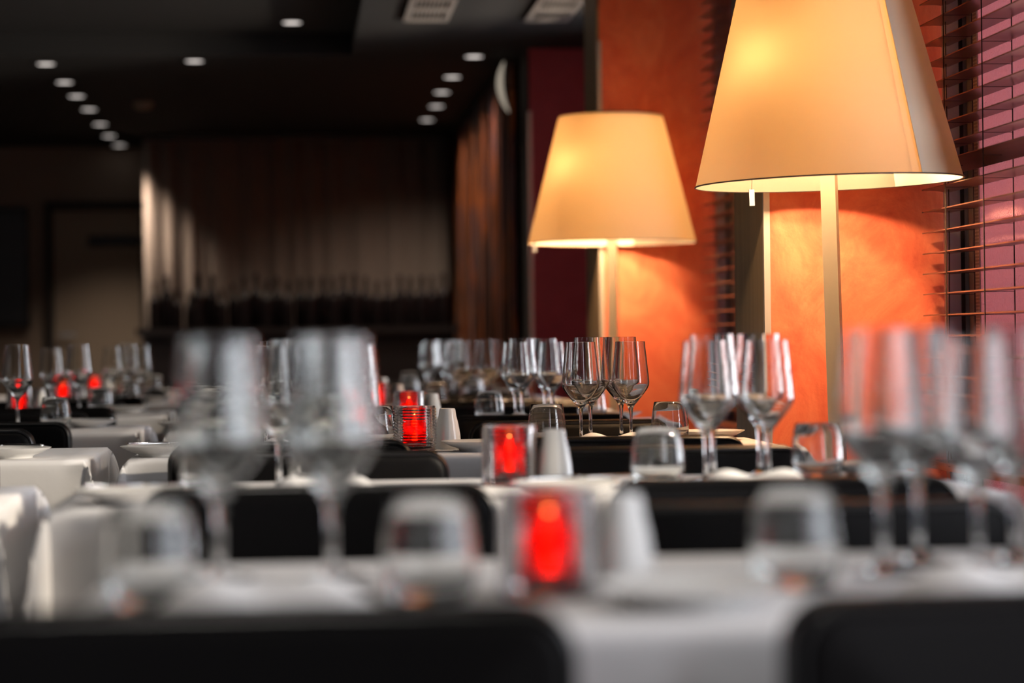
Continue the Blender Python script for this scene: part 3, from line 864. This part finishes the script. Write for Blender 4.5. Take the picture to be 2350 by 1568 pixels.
for k in range(7):
    e = EDGE[k]
    for seat, xs, gx in (('right', XS[k], XS[k]), ('left', XL[k], XL[k] - 0.045)):
        where = '%s seats of the %s window-side table' % (seat, ORD[k])
        gname = 'glasses at the ' + where
        chair(xs, e - 0.13, 0, 'black leather chair, %s seat, with its back to us at the %s window-side table' % (seat, ORD[k]), 'black chairs of the window-side line')
        if not (k == 0 and seat == 'left'): chair(xs, e + 0.87, PI, 'black leather chair, %s seat, facing us across the %s window-side table' % (seat, ORD[k]), 'black chairs of the window-side line')
        spots = GW.get((k, seat)) or [(gx - 0.009, 0.34, 0), (gx + 0.012, 0.43, 1), (gx + 0.080, 0.51, 1), (gx + 0.104, 0.34, 0)]
        for q, (x, dy, big) in enumerate(spots):
            wine_glass(x, e + dy, big, '%s %s wine glass of four, %s' % (WHICH[('g', q)], 'larger' if big else 'smaller', where), gname)
        for q, (x, dy) in enumerate(TW.get((k, seat)) or [(gx - 0.085, 0.32), (gx + 0.187, 0.37)]):
            tumbler(x, e + dy, 'empty tumbler on the %s of the wine glasses, %s' % (('left', 'right')[q], where), gname)
        if not (k == 0 and seat == 'left'):
            plate(xs - 0.262, e + 0.125, 'white bread plate left of the near setting, ' + where, 'white bread plates')
        if k in (1, 2) and seat == 'left' or (k in (1,) and seat == 'right'):
            knife(xs - 0.235, e + 0.125, -1.3, 'steel butter knife lying on the bread plate, ' + where, 'butter knives')
        if seat == 'right' :
            plate(xs + 0.265, e + 0.475, 'white bread plate at the far window end, ' + where, 'white bread plates')
        napkin(xs + 0.01, e + 0.13, 0, 'white folded napkin at the near setting, ' + where, 'folded napkins')
    cx, cy, sx_, sy_ = [(0.212, 0.24, 0.283, 0.29), (0.318, 0.41, 0.388, 0.42), (0.228, 0.15, 0.300, 0.24), (0.285, 0.22, 0.348, 0.26), (0.25, 0.25, 0.315, 0.28),
                        (0.25, 0.25, 0.315, 0.28), (0.25, 0.25, 0.315, 0.28)][k]
    candle(cx, e + cy, 'lit red candle in ribbed glass at the middle of the %s window-side table' % ORD[k], 'red candles of the window-side line', k * 0.7)
    shaker(sx_, e + sy_, 'white porcelain shaker right of the candle on the %s window-side table' % ORD[k], 'white shakers of the window-side line')

# ---------------------------------------------------------------- aisle-side line of tables
for k in range(1, 7):
    make_table(1.30, -1.073, k, 'L')
LG = {3: [(-0.832, 0.30, 0), (-0.757, 0.38, 1)], 4: [(-0.815, 0.40, 0), (-0.727, 0.40, 1)], 5: [(-0.725, 0.36, 0), (-0.668, 0.44, 1), (-0.612, 0.36, 0)],
      6: [(-0.79, 0.36, 1), (-0.70, 0.4, 1)]}
for k in range(1, 7):
    e = EDGE[k]
    where = 'right seats of the %s aisle-side table' % ORD[k]
    if k >= 2:
        chair(-0.80, e - 0.13, 0, 'black leather chair with its back to us at the %s aisle-side table' % ORD[k], 'black chairs of the aisle-side line')
        chair(-0.84, e + 0.87, PI, 'black leather chair facing us across the %s aisle-side table' % ORD[k], 'black chairs of the aisle-side line')
    if k in LG:
        nm = ['left', 'right'] if len(LG[k]) == 2 else ['left', 'middle', 'right']
        for q, (x, dy, big) in enumerate(LG[k]):
            wine_glass(x, e + dy, big, '%s wine glass on the %s aisle-side table' % (nm[q], ORD[k]), 'wine glasses of the aisle-side line')
        tumbler(-0.65, e + (0.20 if k == 5 else 0.31), 'empty tumbler right of the wine glasses, %s aisle-side table' % ORD[k], 'tumblers of the aisle-side line')
        if k > 3:
            candle(-0.92, e + 0.40, 'lit red candle in ribbed glass on the %s aisle-side table' % ORD[k], 'red candles of the aisle-side line', k * 0.5)
            shaker(-0.862, e + 0.46, 'white porcelain shaker beside the candle, %s aisle-side table' % ORD[k], 'white shakers of the aisle-side line')
    if k >= 2:
        plate(-0.575, e + (0.45 if k > 2 else 0.14), 'white bread plate near the right end of the %s aisle-side table' % ORD[k], 'white bread plates of the aisle-side line')
    if k in (2, 3):
        knife(-0.595, e + (0.45 if k > 2 else 0.14), 1.2, 'steel butter knife lying on the bread plate, %s aisle-side table' % ORD[k], 'butter knives')
